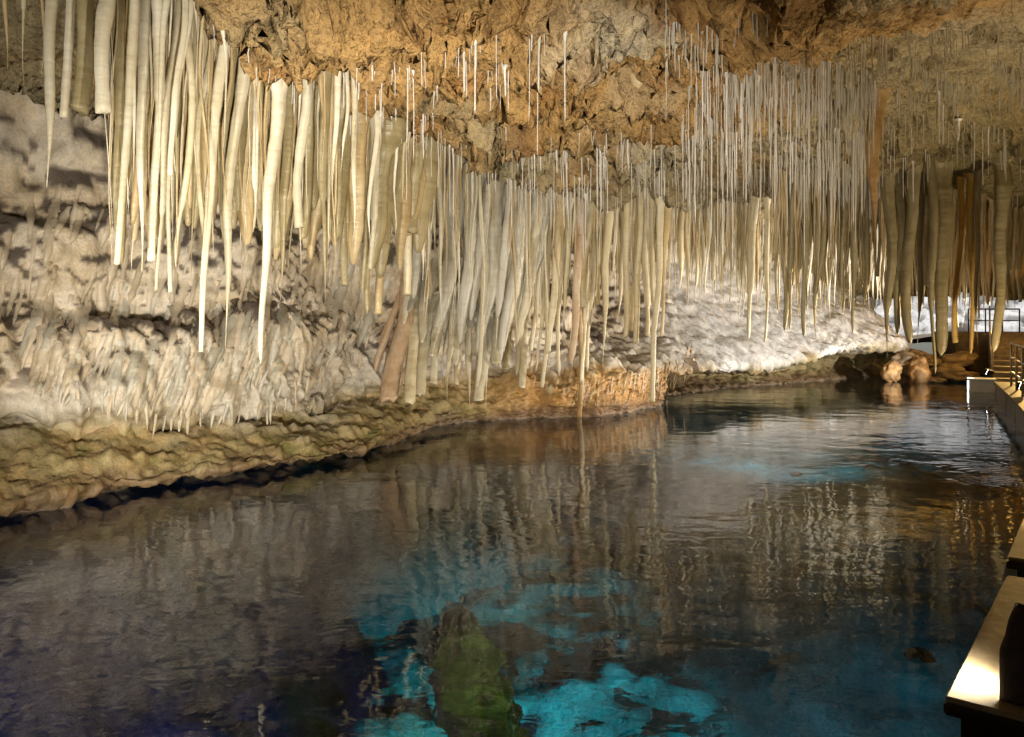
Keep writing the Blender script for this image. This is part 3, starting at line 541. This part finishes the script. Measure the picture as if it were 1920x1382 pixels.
def straw_pos(x0, x1, Ya, Yb):
    if x0 is None:
        X, Y = lip_point(random.uniform(.34, .86)); return X + random.uniform(-.15, .45), Y + random.uniform(-.35, .25)
    if random.random() < .62:                                             # most straws crowd along cracks
        key = (x0, Ya); cl_ = CRACKS.setdefault(key, [(random.uniform(x0, x1), random.uniform(Ya, Yb), random.uniform(15, 60), random.uniform(-.012, .012)) for _ in range(9)]); cx_, cy_, sp, sl = random.choice(cl_)
        dx = random.gauss(0, sp); Y = max(Ya * .95, cy_ + dx * sl + random.gauss(0, .08)); return (min(max(cx_ + dx, x0), x1) - HX) / F * Y, Y
    Y = random.uniform(Ya, Yb); return (random.uniform(x0, x1) - HX) / F * Y, Y
def straw(X, Y, len_px, r):
    z = ceil_z(X, Y); L = len_px / F * Y; return straw_mesh((X, Y, z + .06), (X + random.uniform(-.012, .012), Y, z - L), r)
for cnt, x0, x1, Ya, Yb, la, lb, lab in STRAW_GROUPS:
    for i in range(cnt):
        X, Y = straw_pos(x0, x1, Ya, Yb); V, Fs = straw(X, Y, la * .6 + (lb - la) * random.random() ** 1.7, random.choice([.004, .005, .006, .007, .011]))
        lz = (V[0][2] - V[-1][2]) / Y * F; word = 'short' if lz < la + .3 * (lb - la) else 'long' if lz > la + .7 * (lb - la) else 'middling'; rest = lab.replace('hair-thin', 'thin').replace('long thin', 'thin')
        tag(mesh_obj('soda_straw', V, Fs, M['straw']), word + ' ' + rest, 'soda straw', 'straws: ' + ' '.join(lab.split()[-4:]))
AV, AF = [], []
for cnt, x0, x1, Ya, Yb, la, lb in [(70, 640, 1060, 6.5, 8, 15, 60), (120, None, None, 0, 0, 15, 60), (220, 950, 1320, 10.5, 15, 20, 90), (380, 1280, 1640, 8, 11.5, 50, 180), (360, 1480, 1915, 8.5, 20, 15, 70), (260, 1290, 1650, 13, 17, 30, 110), (260, 1650, 1915, 7, 12, 15, 70), (160, 1250, 1660, 6.8, 8.5, 20, 90)]:
    for i in range(cnt):
        X, Y = straw_pos(x0, x1, Ya, Yb); V, Fs = straw(X, Y, la * .7 + (lb - la) * random.random() ** 1.8, random.uniform(.003, .008)); k = len(AV)
        AV += V; AF += [tuple(j + k for j in f) for f in Fs]
tag(mesh_obj('soda_straw_field', AV, AF, M['straw']), 'countless small white straws bristling all over the cave ceiling', 'soda straws', None, 'stuff')

# ---- flowstone ribs: the flutes of the wall, parts of the wall
def rib(px, py, length, lean, w, mat, seed, hang=.35):
    n = 12; rg = np.random.default_rng(seed); pts = []; last = None
    for k in range(n):
        t = k / (n - 1); p, nr = wall_hit(px + lean * t ** 1.2, py + length * t)
        if p is None: return
        if last is not None and abs(p.y - last.y) > .45:                    # past the lip: hang straight on
            d = pts[-1][0] - pts[-2][0] if len(pts) > 1 else Vector((0, 0, -.05)); pts.append((pts[-1][0] + d, pts[-1][1])); last = pts[-1][0]; continue
        pts.append((p, nr)); last = p
    r0 = w / F * pts[0][0].y / 2; sides = 9; th = np.linspace(0, 2 * math.pi, sides, endpoint=False); V = []
    for k, (p, nr) in enumerate(pts):
        t = k / (n - 1); up = (pts[max(0, k - 1)][0] - pts[min(n - 1, k + 1)][0]).normalized(); sd_v = up.cross(nr).normalized(); fw = sd_v.cross(up).normalized()
        if fw.dot(nr) < 0: fw = -fw
        r = r0 * (1 - .55 * t) * (1 if t < .82 else max(.12, 1 - ((t - .82) / .18) ** 2)) * (1 + .16 * rg.normal())
        c = p + fw * r0 * (-.95 + .85 * min(1, t / .5))
        V += [tuple(c + sd_v * r * math.cos(q) + fw * r * .85 * math.sin(q)) for q in th]
    Fs = [(i * sides + j, (i + 1) * sides + j, (i + 1) * sides + (j + 1) % sides, i * sides + (j + 1) % sides) for i in range(n - 1) for j in range(sides)]
    Fs += [tuple(range(sides)), tuple((n - 1) * sides + j for j in range(sides))]
    mesh_obj('flowstone_rib', V, Fs, M[mat], wall)
for i in range(190):
    x = random.uniform(60, 710); base = np.interp(x, [150, 350, 450, 560, 690], [740, 790, 770, 740, 660]); L = random.uniform(80, 210)
    rib(x + 25, base - L + random.uniform(-60, 14), L, -random.uniform(14, 42) * L / 100, random.uniform(9, 27), random.choice(['wallrib', 'grey']), 5000 + i)
for i in range(80):
    x = random.uniform(10, 720); rib(x, random.uniform(330, 560), random.uniform(80, 170), -random.uniform(4, 40), random.uniform(9, 26), 'wallrib', 5300 + i)
for i in range(110):
    x = random.uniform(1000, 1300); base = np.interp(x, [1000, 1100, 1230, 1300], [735, 770, 755, 715]); L = random.uniform(18, 45); rib(x, base - L - random.uniform(0, 40), L, -random.uniform(2, 10), random.uniform(4, 9), random.choice(['peach', 'tan', 'peach', 'brown']), 5500 + i)

for i in range(60):
    x = random.uniform(60, 700); base = np.interp(x, [60, 350, 450, 560, 700], [735, 800, 785, 750, 670]); p, nr = wall_hit(x, base + random.uniform(-35, 0))
    if p is None: continue
    L = random.uniform(.12, .34); V, a, b_, c = stalactite_mesh(p - nr * .03 + Vector((0, 0, .08)), p + nr * .06 - Vector((.05, 0, L)), random.uniform(.025, .05), .008, 'drip', 7000 + i, 8, .05, .15, .06, 6, capped=True)
    tube_obj('flowstone_drip', V, a, b_, c, M[random.choice(['grey', 'wallrib'])], wall)
# ================================================================== BOULDERS
def boulder(px, py, Y, w, h, label, seed, colr=(.42, .29, .16)):
    bm = bmesh.new(); bmesh.ops.create_icosphere(bm, subdivisions=4, radius=1)
    v = np.array([x.co[:] for x in bm.verts]); k = seed * 3.7
    d = .85 + .4 * fbm(v[:, 0] * .7 + k, v[:, 1] * .7, v[:, 2] * .7, 4, .45) + .28 * billow(v[:, 0] * 1.6 + k, v[:, 1] * 1.6, v[:, 2] * 1.6, 4)
    for q, s in zip(bm.verts, d): q.co = q.co * s
    o = bm_obj('boulder', bm, M['wall'], None, True); c = at(px, py + 8, Y); W = w * 1.45 / F * Y / 2; Hh = h / F * Y / 2
    o.location = c; o.scale = (W, W * .9, Hh); o.rotation_euler = (0, 0, seed)
    nn = fbm(v[:, 0] * 2 + k, v[:, 1] * 2, v[:, 2] * 2, 3); set_rock_colour(o, lerpcol(np.array(colr) * .6, np.array(colr) * 1.25, smooth(-.4, .4, nn)))
    return tag(o, label, 'boulder', 'boulders on the far shore')
BL = [(1672, 692, 28.4, 24, 44, 'rounded orange boulder at the waterline below the pale slab'), (1726, 694, 28.2, 30, 56, 'upright bright orange boulder standing in the water'), (1700, 672, 29.2, 52, 44, 'brown boulder behind the upright orange one'), (1738, 668, 29.4, 34, 26, 'angular tan block resting on top of the boulder heap'),
      (1770, 690, 29, 46, 34, 'tan cracked boulder in the heap before the cave mouth'), (1800, 700, 28.6, 50, 26, 'low brown boulder at the waterline in the heap'), (1790, 672, 30, 56, 40, 'dull brown boulder behind the cracked tan one'), (1758, 706, 28, 22, 12, 'small wet stone at the edge of the pool'), (1712, 660, 30, 40, 26, 'small dark boulder wedged under the pale slab')]
for i, (px, py, Y, w, h, lab) in enumerate(BL): boulder(px, py, Y, w, h, lab, i + 1, (.5, .3, .13) if i < 2 else (.36, .27, .17))
# drowned rock pillar in front of the underwater lights
nv_, nu_ = 60, 40; t, th = np.meshgrid(np.linspace(0, 1, nv_), np.linspace(0, 2 * math.pi, nu_, endpoint=False), indexing='ij')
z = -4.9 + t * 3.75; r = .44 * (1 - t) ** .5 * (1 + .7 * fbm(np.cos(th) * .9 + 5, np.sin(th) * .9, z * .8, 4) + .15 * perlin(z * 6 + np.cos(th) * 2, np.sin(th) * 2, 0 * z)) + .004
V = np.stack([-.30 + r * np.cos(th) + .3 * perlin(z * 1.1, 0 * z, .4 + 0 * z) + .12 * perlin(z * 3.1, 0 * z, 5.4 + 0 * z), 7.25 + r * np.sin(th), z], -1).reshape(-1, 3)
Fq = [(i * nu_ + j, i * nu_ + (j + 1) % nu_, (i + 1) * nu_ + (j + 1) % nu_, (i + 1) * nu_ + j) for i in range(nv_ - 1) for j in range(nu_)]
pil = mesh_obj('drowned_rock_pillar', V, Fq, M['bed']); tag(pil, 'mossy green rock pillar standing under the water between two turquoise glows', 'rock')
set_rock_colour(pil, lerpcol((.2, .2, .08), (.5, .5, .2), smooth(-.3, .4, fbm(V[:, 0] * 3, V[:, 1] * 3, V[:, 2] * 5, 3))))

# ================================================================== BOARDWALK
PATH = [(-4.3, -4.3), (1.5, 3.03), (1.95, 3.6), (3.3, 5.32), (3.55, 5.72), (4.95, 7.6), (6.4, 9.9), (8.0, 12.4), (9.45, 14.7), (10.8, 17.2), (11.9, 19.3), (13.3, 22.0)]
def deck(p, q, z, w, label):
    p, q = Vector((*p, 0)), Vector((*q, 0)); d = q - p; L = d.length; rz = math.atan2(d.y, d.x)
    e = empty('boardwalk_section', (p.x, p.y, 0), label, 'boardwalk', 'boardwalk sections', rz)   # local x runs along the walk, -y is its landward side
    bm = bmesh.new(); box_bm(bm, .06, L - .06, -w + .06, -.06, -.35, z - .085); bm_obj('float', bm, M['deckside'], e)
    bm = bmesh.new(); box_bm(bm, 0, L, -w - .001, .001, z - .085, z - .03, .008); bm_obj('rim', bm, M['deckside'], e)
    nb = 4; bw = w / nb
    for k in range(nb):
        bm = bmesh.new(); box_bm(bm, .004, L - .004, -(k + 1) * bw + .006, -k * bw - .006, z - .028, z, .008); bm_obj('plank', bm, M['deck'], e)
    return e
deck(PATH[0], PATH[1], .5, 1.6, 'boardwalk section of long tan planks under the viewer')
deck(PATH[2], PATH[3], .5, 1.6, 'tan boardwalk section carrying the dark hooded lamp')
deck(PATH[4], PATH[5], .5, 1.6, 'tan boardwalk section just past the one with the hooded lamp')
for i in range(5, len(PATH) - 1): deck(PATH[i], PATH[i + 1], .5, 1.6, 'tan floating boardwalk section running on towards the cave mouth')

def railing(pts, z0s, h, label, mat, nrails=3, name='railing'):
    e = empty(name, (pts[0][0], pts[0][1], z0s[0]), label, 'railing'); o = Vector(e.location)
    P3 = [Vector((p[0], p[1], z)) - o for p, z in zip(pts, z0s)]
    for p in P3:
        bm = bmesh.new(); tube_bm(bm, p, p + Vector((0, 0, h)), .028); bm_obj('post', bm, M[mat], e, True)
    for k in range(nrails):
        zz = h * (1 - k / nrails); bm = bmesh.new()
        for p, q in zip(P3[:-1], P3[1:]): tube_bm(bm, p + Vector((0, 0, zz)), q + Vector((0, 0, zz)), .022 if k else .03)
        bm_obj('rail', bm, M[mat], e, True)
    return e
railing([(9.75, 14.8), (10.6, 16.3), (11.35, 17.7), (12.1, 19.1), (12.85, 20.5)], [.5] * 5, 1.1, 'tan metal railing along the boardwalk by the cave wall', 'rail')
# white float with lamp, and stairs up to the mouth
e = empty('white_float', (14.5, 24.6, 0), 'white box float glowing under a lamp at the boardwalk end', 'float', None, R(62))
bm = bmesh.new(); box_bm(bm, -.35, .35, -.35, .35, -.2, .34, .03); bm_obj('body', bm, M['white'], e)
bm = bmesh.new(); box_bm(bm, -.39, .39, -.39, .39, .343, .40, .015); bm_obj('lid', bm, M['white'], e)
bm = bmesh.new(); box_bm(bm, -.3, .3, .352, .37, .04, .30, .004); bm_obj('light_panel', bm, glow_mat('panel_glass', (.95, .97, 1), 7), e)
st = empty('stone_stairs', (15.2, 25.2, 0), 'dark stone stairs climbing from the boardwalk to the cave mouth', 'stairs', None, math.atan2(7.6, 4.4))
for k in range(10):
    bm = bmesh.new(); box_bm(bm, k * .8, k * .8 + .85, -1.5, 0, -.4, .35 + k * .15, .02); bm_obj('step', bm, M['stone'], st)
railing([(15.2, 25.2), (17.4, 29.0), (19.55, 32.6)], [.35, .95, 1.75], 1.0, 'sloping handrail beside the dark stone stairs', 'rail', 2)
ld = mesh_obj('landing_wall', *(lambda: (lambda bm: ([v.co[:] for v in bm.verts], [[v.index for v in f.verts] for f in bm.faces]))((lambda bm: (box_bm(bm, 18.2, 24, 32.6, 34.5, -.3, 1.7, .05), bm.verts.index_update(), bm)[2])(bmesh.new())))(), M['stone'], None, False)
tag(ld, 'dark stone landing wall below the black railing', 'wall')
railing([(18.8, 32.8), (19.5, 32.8), (20.2, 32.8), (20.9, 32.8)], [1.7] * 4, .95, 'black metal railing on the landing at the cave mouth', 'darkmetal', 2)

# ================================================================== LAMPS
def flood(loc, target, power, colr, spot, label, size=.22, hood='box', glow=40, blend=.6, radius=.05):
    """a fitting: housing, lens and the lamp behind the lens"""
    loc, target = Vector(loc), Vector(target); d = (target - loc).normalized()
    e = empty('floodlight', loc, label, 'lamp', 'floodlights'); e.rotation_euler = d.to_track_quat('Z', 'Y').to_euler()
    s = size / 2; bm = bmesh.new()
    box_bm(bm, -s, s, -s * .8, s * .8, -.14, -.02, .015)
    for x0, x1, y0, y1 in ((-s, -s + .012, -s * .8, s * .8), (s - .012, s, -s * .8, s * .8), (-s + .012, s - .012, s * .8 - .012, s * .8), (-s + .012, s - .012, -s * .8, -s * .8 + .012)):
        box_bm(bm, x0, x1, y0, y1, -.019, .05)
    bm_obj('housing', bm, M['darkmetal'], e)
    bm = bmesh.new(); box_bm(bm, -s + .02, s - .02, -s * .8 + .02, s * .8 - .02, -.018, -.006); bm_obj('lens', bm, glow_mat('lamp_glass', colr, glow), e)
    ld = bpy.data.lights.new('lamp', 'SPOT'); ld.energy = power; ld.color = colr; ld.spot_size = R(spot); ld.spot_blend = blend; ld.shadow_soft_size = radius
    lo = bpy.data.objects.new('lamp', ld); C.objects.link(lo); lo.parent = e; lo.location = (0, 0, .055); lo.rotation_euler = (R(180), 0, 0)
    return e
WARM, NEUT, COOL = (1, .80, .52), (1, .92, .78), (1, .95, .88)
flood((-5.0, 3.6, .75), (-2.9, 9.5, 2.0), 640, NEUT, 70, 'floodlight on the rocky bank raking along the long curtain')
flood((-3.0, -2.4, .72), (-4.6, 10, 2.2), 1750, NEUT, 62, 'floodlight on the boardwalk aimed at the long curtain')
flood((6.9, 9.7, .66), (1.6, 10.4, 5.0), 330, WARM, 120, 'warm floodlight on the boardwalk raking over the straws')
flood((8.7, 12.7, .68), (9.0, 16.5, 4.0), 240, WARM, 125, 'added warm fill light on the boardwalk washing the dark stalactites')  # fill lamp added out of frame to lift the dark right-hand stalactites
flood((-.1, .5, .64), (-1.2, 14, 2.4), 2900, NEUT, 70, 'floodlight at the boardwalk edge aimed at the tall columns')
flood((4.7, 6.2, .66), (2.0, 9.6, 5.0), 300, WARM, 140, 'warm floodlight on the boardwalk washing the ochre ceiling')
flood((11.6, 18.2, .7), (5.2, 23.5, 2.8), 2500, COOL, 115, 'small round-topped lamp on the far boardwalk aimed at the white ledge')
flood((9.75, 14.9, .66), (1.6, 17.4, 2.0), 1700, NEUT, 52, 'added floodlight on the boardwalk brightening the cream columns')  # extra lamp added just out of view to brighten these columns
flood((14.45, 24.2, .62), (10.4, 29.5, 2.8), 1000, COOL, 100, 'lamp on the white float aimed at the white ledge')
flood((19.3, 28.6, 2.2), (17.2, 25.5, 4.2), 3200, (1, .62, .2), 130, 'amber lamp hidden beside the stairs lighting the golden stalactites')
# hooded lamp on the nearest deck section
hl = empty('hooded_lamp', (2.33, 3.66, .5), 'dark rounded hooded lamp on the deck spilling white light', 'lamp', None, math.atan2(1.72, 1.35))
nv_, nu_ = 22, 28; V = []; Fq = []
for i in range(nv_):
    t = i / (nv_ - 1); z = .40 * t; wv = .165 * (1 - .12 * t) if t < .55 else None
    rx = .17 if t < .5 else .17 * math.sqrt(max(0, 1 - ((t - .5) / .5) ** 2.2)) * (1 - .25 * smooth(.55, .75, np.array(t)))
    for j in range(nu_):
        a = math.radians(-65) + (math.radians(310)) * j / (nu_ - 1) + math.radians(180 - 25 + 0) ; a = math.radians(90 + 70) + math.radians(220) * j / (nu_ - 1)
        V.append((rx * 1.05 * math.cos(a), rx * math.sin(a), z))
for i in range(nv_ - 1):
    for j in range(nu_ - 1): Fq.append((i * nu_ + j, i * nu_ + j + 1, (i + 1) * nu_ + j + 1, (i + 1) * nu_ + j))
hd = mesh_obj('hood', V, Fq, M['housing'], hl); sm = hd.modifiers.new('s', 'SOLIDIFY'); sm.thickness = .012
bm = bmesh.new(); box_bm(bm, -.07, .07, -.02, .04, .02, .16, .01); bm_obj('bulb_block', bm, glow_mat('lamp_glass', NEUT, 30), hl)
ld = bpy.data.lights.new('lamp', 'SPOT'); ld.energy = 60; ld.color = NEUT; ld.spot_size = R(165); ld.spot_blend = 1; ld.shadow_soft_size = .05
lo = bpy.data.objects.new('lamp', ld); C.objects.link(lo); lo.parent = hl; lo.location = (0, .08, .13); lo.rotation_euler = (R(78), 0, R(0))
# underwater lamps: a turquoise pair, then added ones tinting pillar and water
def under(loc, target, power, colr, spot, label):
    d = (Vector(target) - Vector(loc)).normalized()
    e = empty('underwater_light', loc, label, 'lamp', 'underwater lights'); e.rotation_euler = d.to_track_quat('Z', 'Y').to_euler()
    bm = bmesh.new(); bmesh.ops.create_cone(bm, cap_ends=True, segments=16, radius1=.07, radius2=.12, depth=.18); bm_obj('housing', bm, M['darkmetal'], e)
    ld = bpy.data.lights.new('lamp', 'SPOT'); ld.energy = power; ld.color = colr; ld.shadow_soft_size = 0; ld.spot_size = R(spot); ld.spot_blend = .9
    lo = bpy.data.objects.new('lamp', ld); C.objects.link(lo); lo.parent = e; lo.location = (0, 0, .12); lo.rotation_euler = (R(180), 0, 0)
under((2.0, 5.2, -3.0), (1.0, 7.5, -4.6), 640, (.012, .5, .62), 62, 'turquoise underwater lamp shining past the green rock pillar')
under((-2.0, 5.2, -3.2), (-.95, 7.6, -4.4), 560, (.02, .72, .72), 34, 'turquoise underwater lamp beside the green rock pillar')
under((.9, 5.4, -1.7), (-.3, 7.2, -2.4), 22, (.5, .8, .2), 60, 'added greenish underwater lamp lighting the mossy pillar')  # unseen lamp added to brighten the pillar
under((5.0, 14.0, -2.6), (6.5, 19.5, -3.4), 420, (.015, .3, .4), 110, 'added dim teal underwater lamp tinting the far pool')  # added lamp standing in for the teal tint of the far water
under((3.4, 6.6, -1.6), (3.4, 11.0, -4.6), 110, (.01, .19, .29), 125, 'added dim blue-green underwater lamp tinting the water by the boardwalk')  # added to give the near right water a dark teal cast
under((-4.6, 4.6, -1.8), (-3.2, 8.6, -4.4), 130, (.035, .06, .36), 140, 'added dim blue underwater lamp tinting the water near the mossy ledge')  # added lamp that gives the left water its navy tint

# ---- look-alikes get their own words: length, girth, colour and tip
from collections import defaultdict
fam = defaultdict(list)
for rec in MADE: fam[rec[0]['label']].append(rec)
TIPW = {'drip': 'needle-tipped', 'round': 'round-tipped', 'blunt': 'blunt-ended', 'fused': 'swollen'}
for lab, recs in fam.items():
    if len(recs) < 3: continue
    ls = sorted(r[1] for r in recs); ws = sorted(r[2] for r in recs); n = len(recs)
    w0 = lab.split()
    while w0 and w0[0] in ('thick', 'thin', 'slim', 'short', 'dark', 'olive', 'pale', 'ivory', 'tan', 'cream', 'golden', 'shaded', 'swelling', 'grey-white', 'silhouetted', 'lit', 'carrot-shaped', 'slanting', 'peach'): w0.pop(0)
    for o, L, W, tip, mt in recs:
        a = 'short' if L < ls[n // 3] else 'long' if L > ls[2 * n // 3] else 'middling'; b = 'slender' if W < ws[n // 3] else 'stout' if W > ws[2 * n // 3] else ''
        o['label'] = ' '.join(x for x in [a, b, {'gold': 'golden', 'grey': 'grey-white', 'peach': 'peach'}.get(mt, mt), TIPW[tip]] + w0 if x)[:150]
        o['label'] = ' '.join(o['label'].split()[:16])
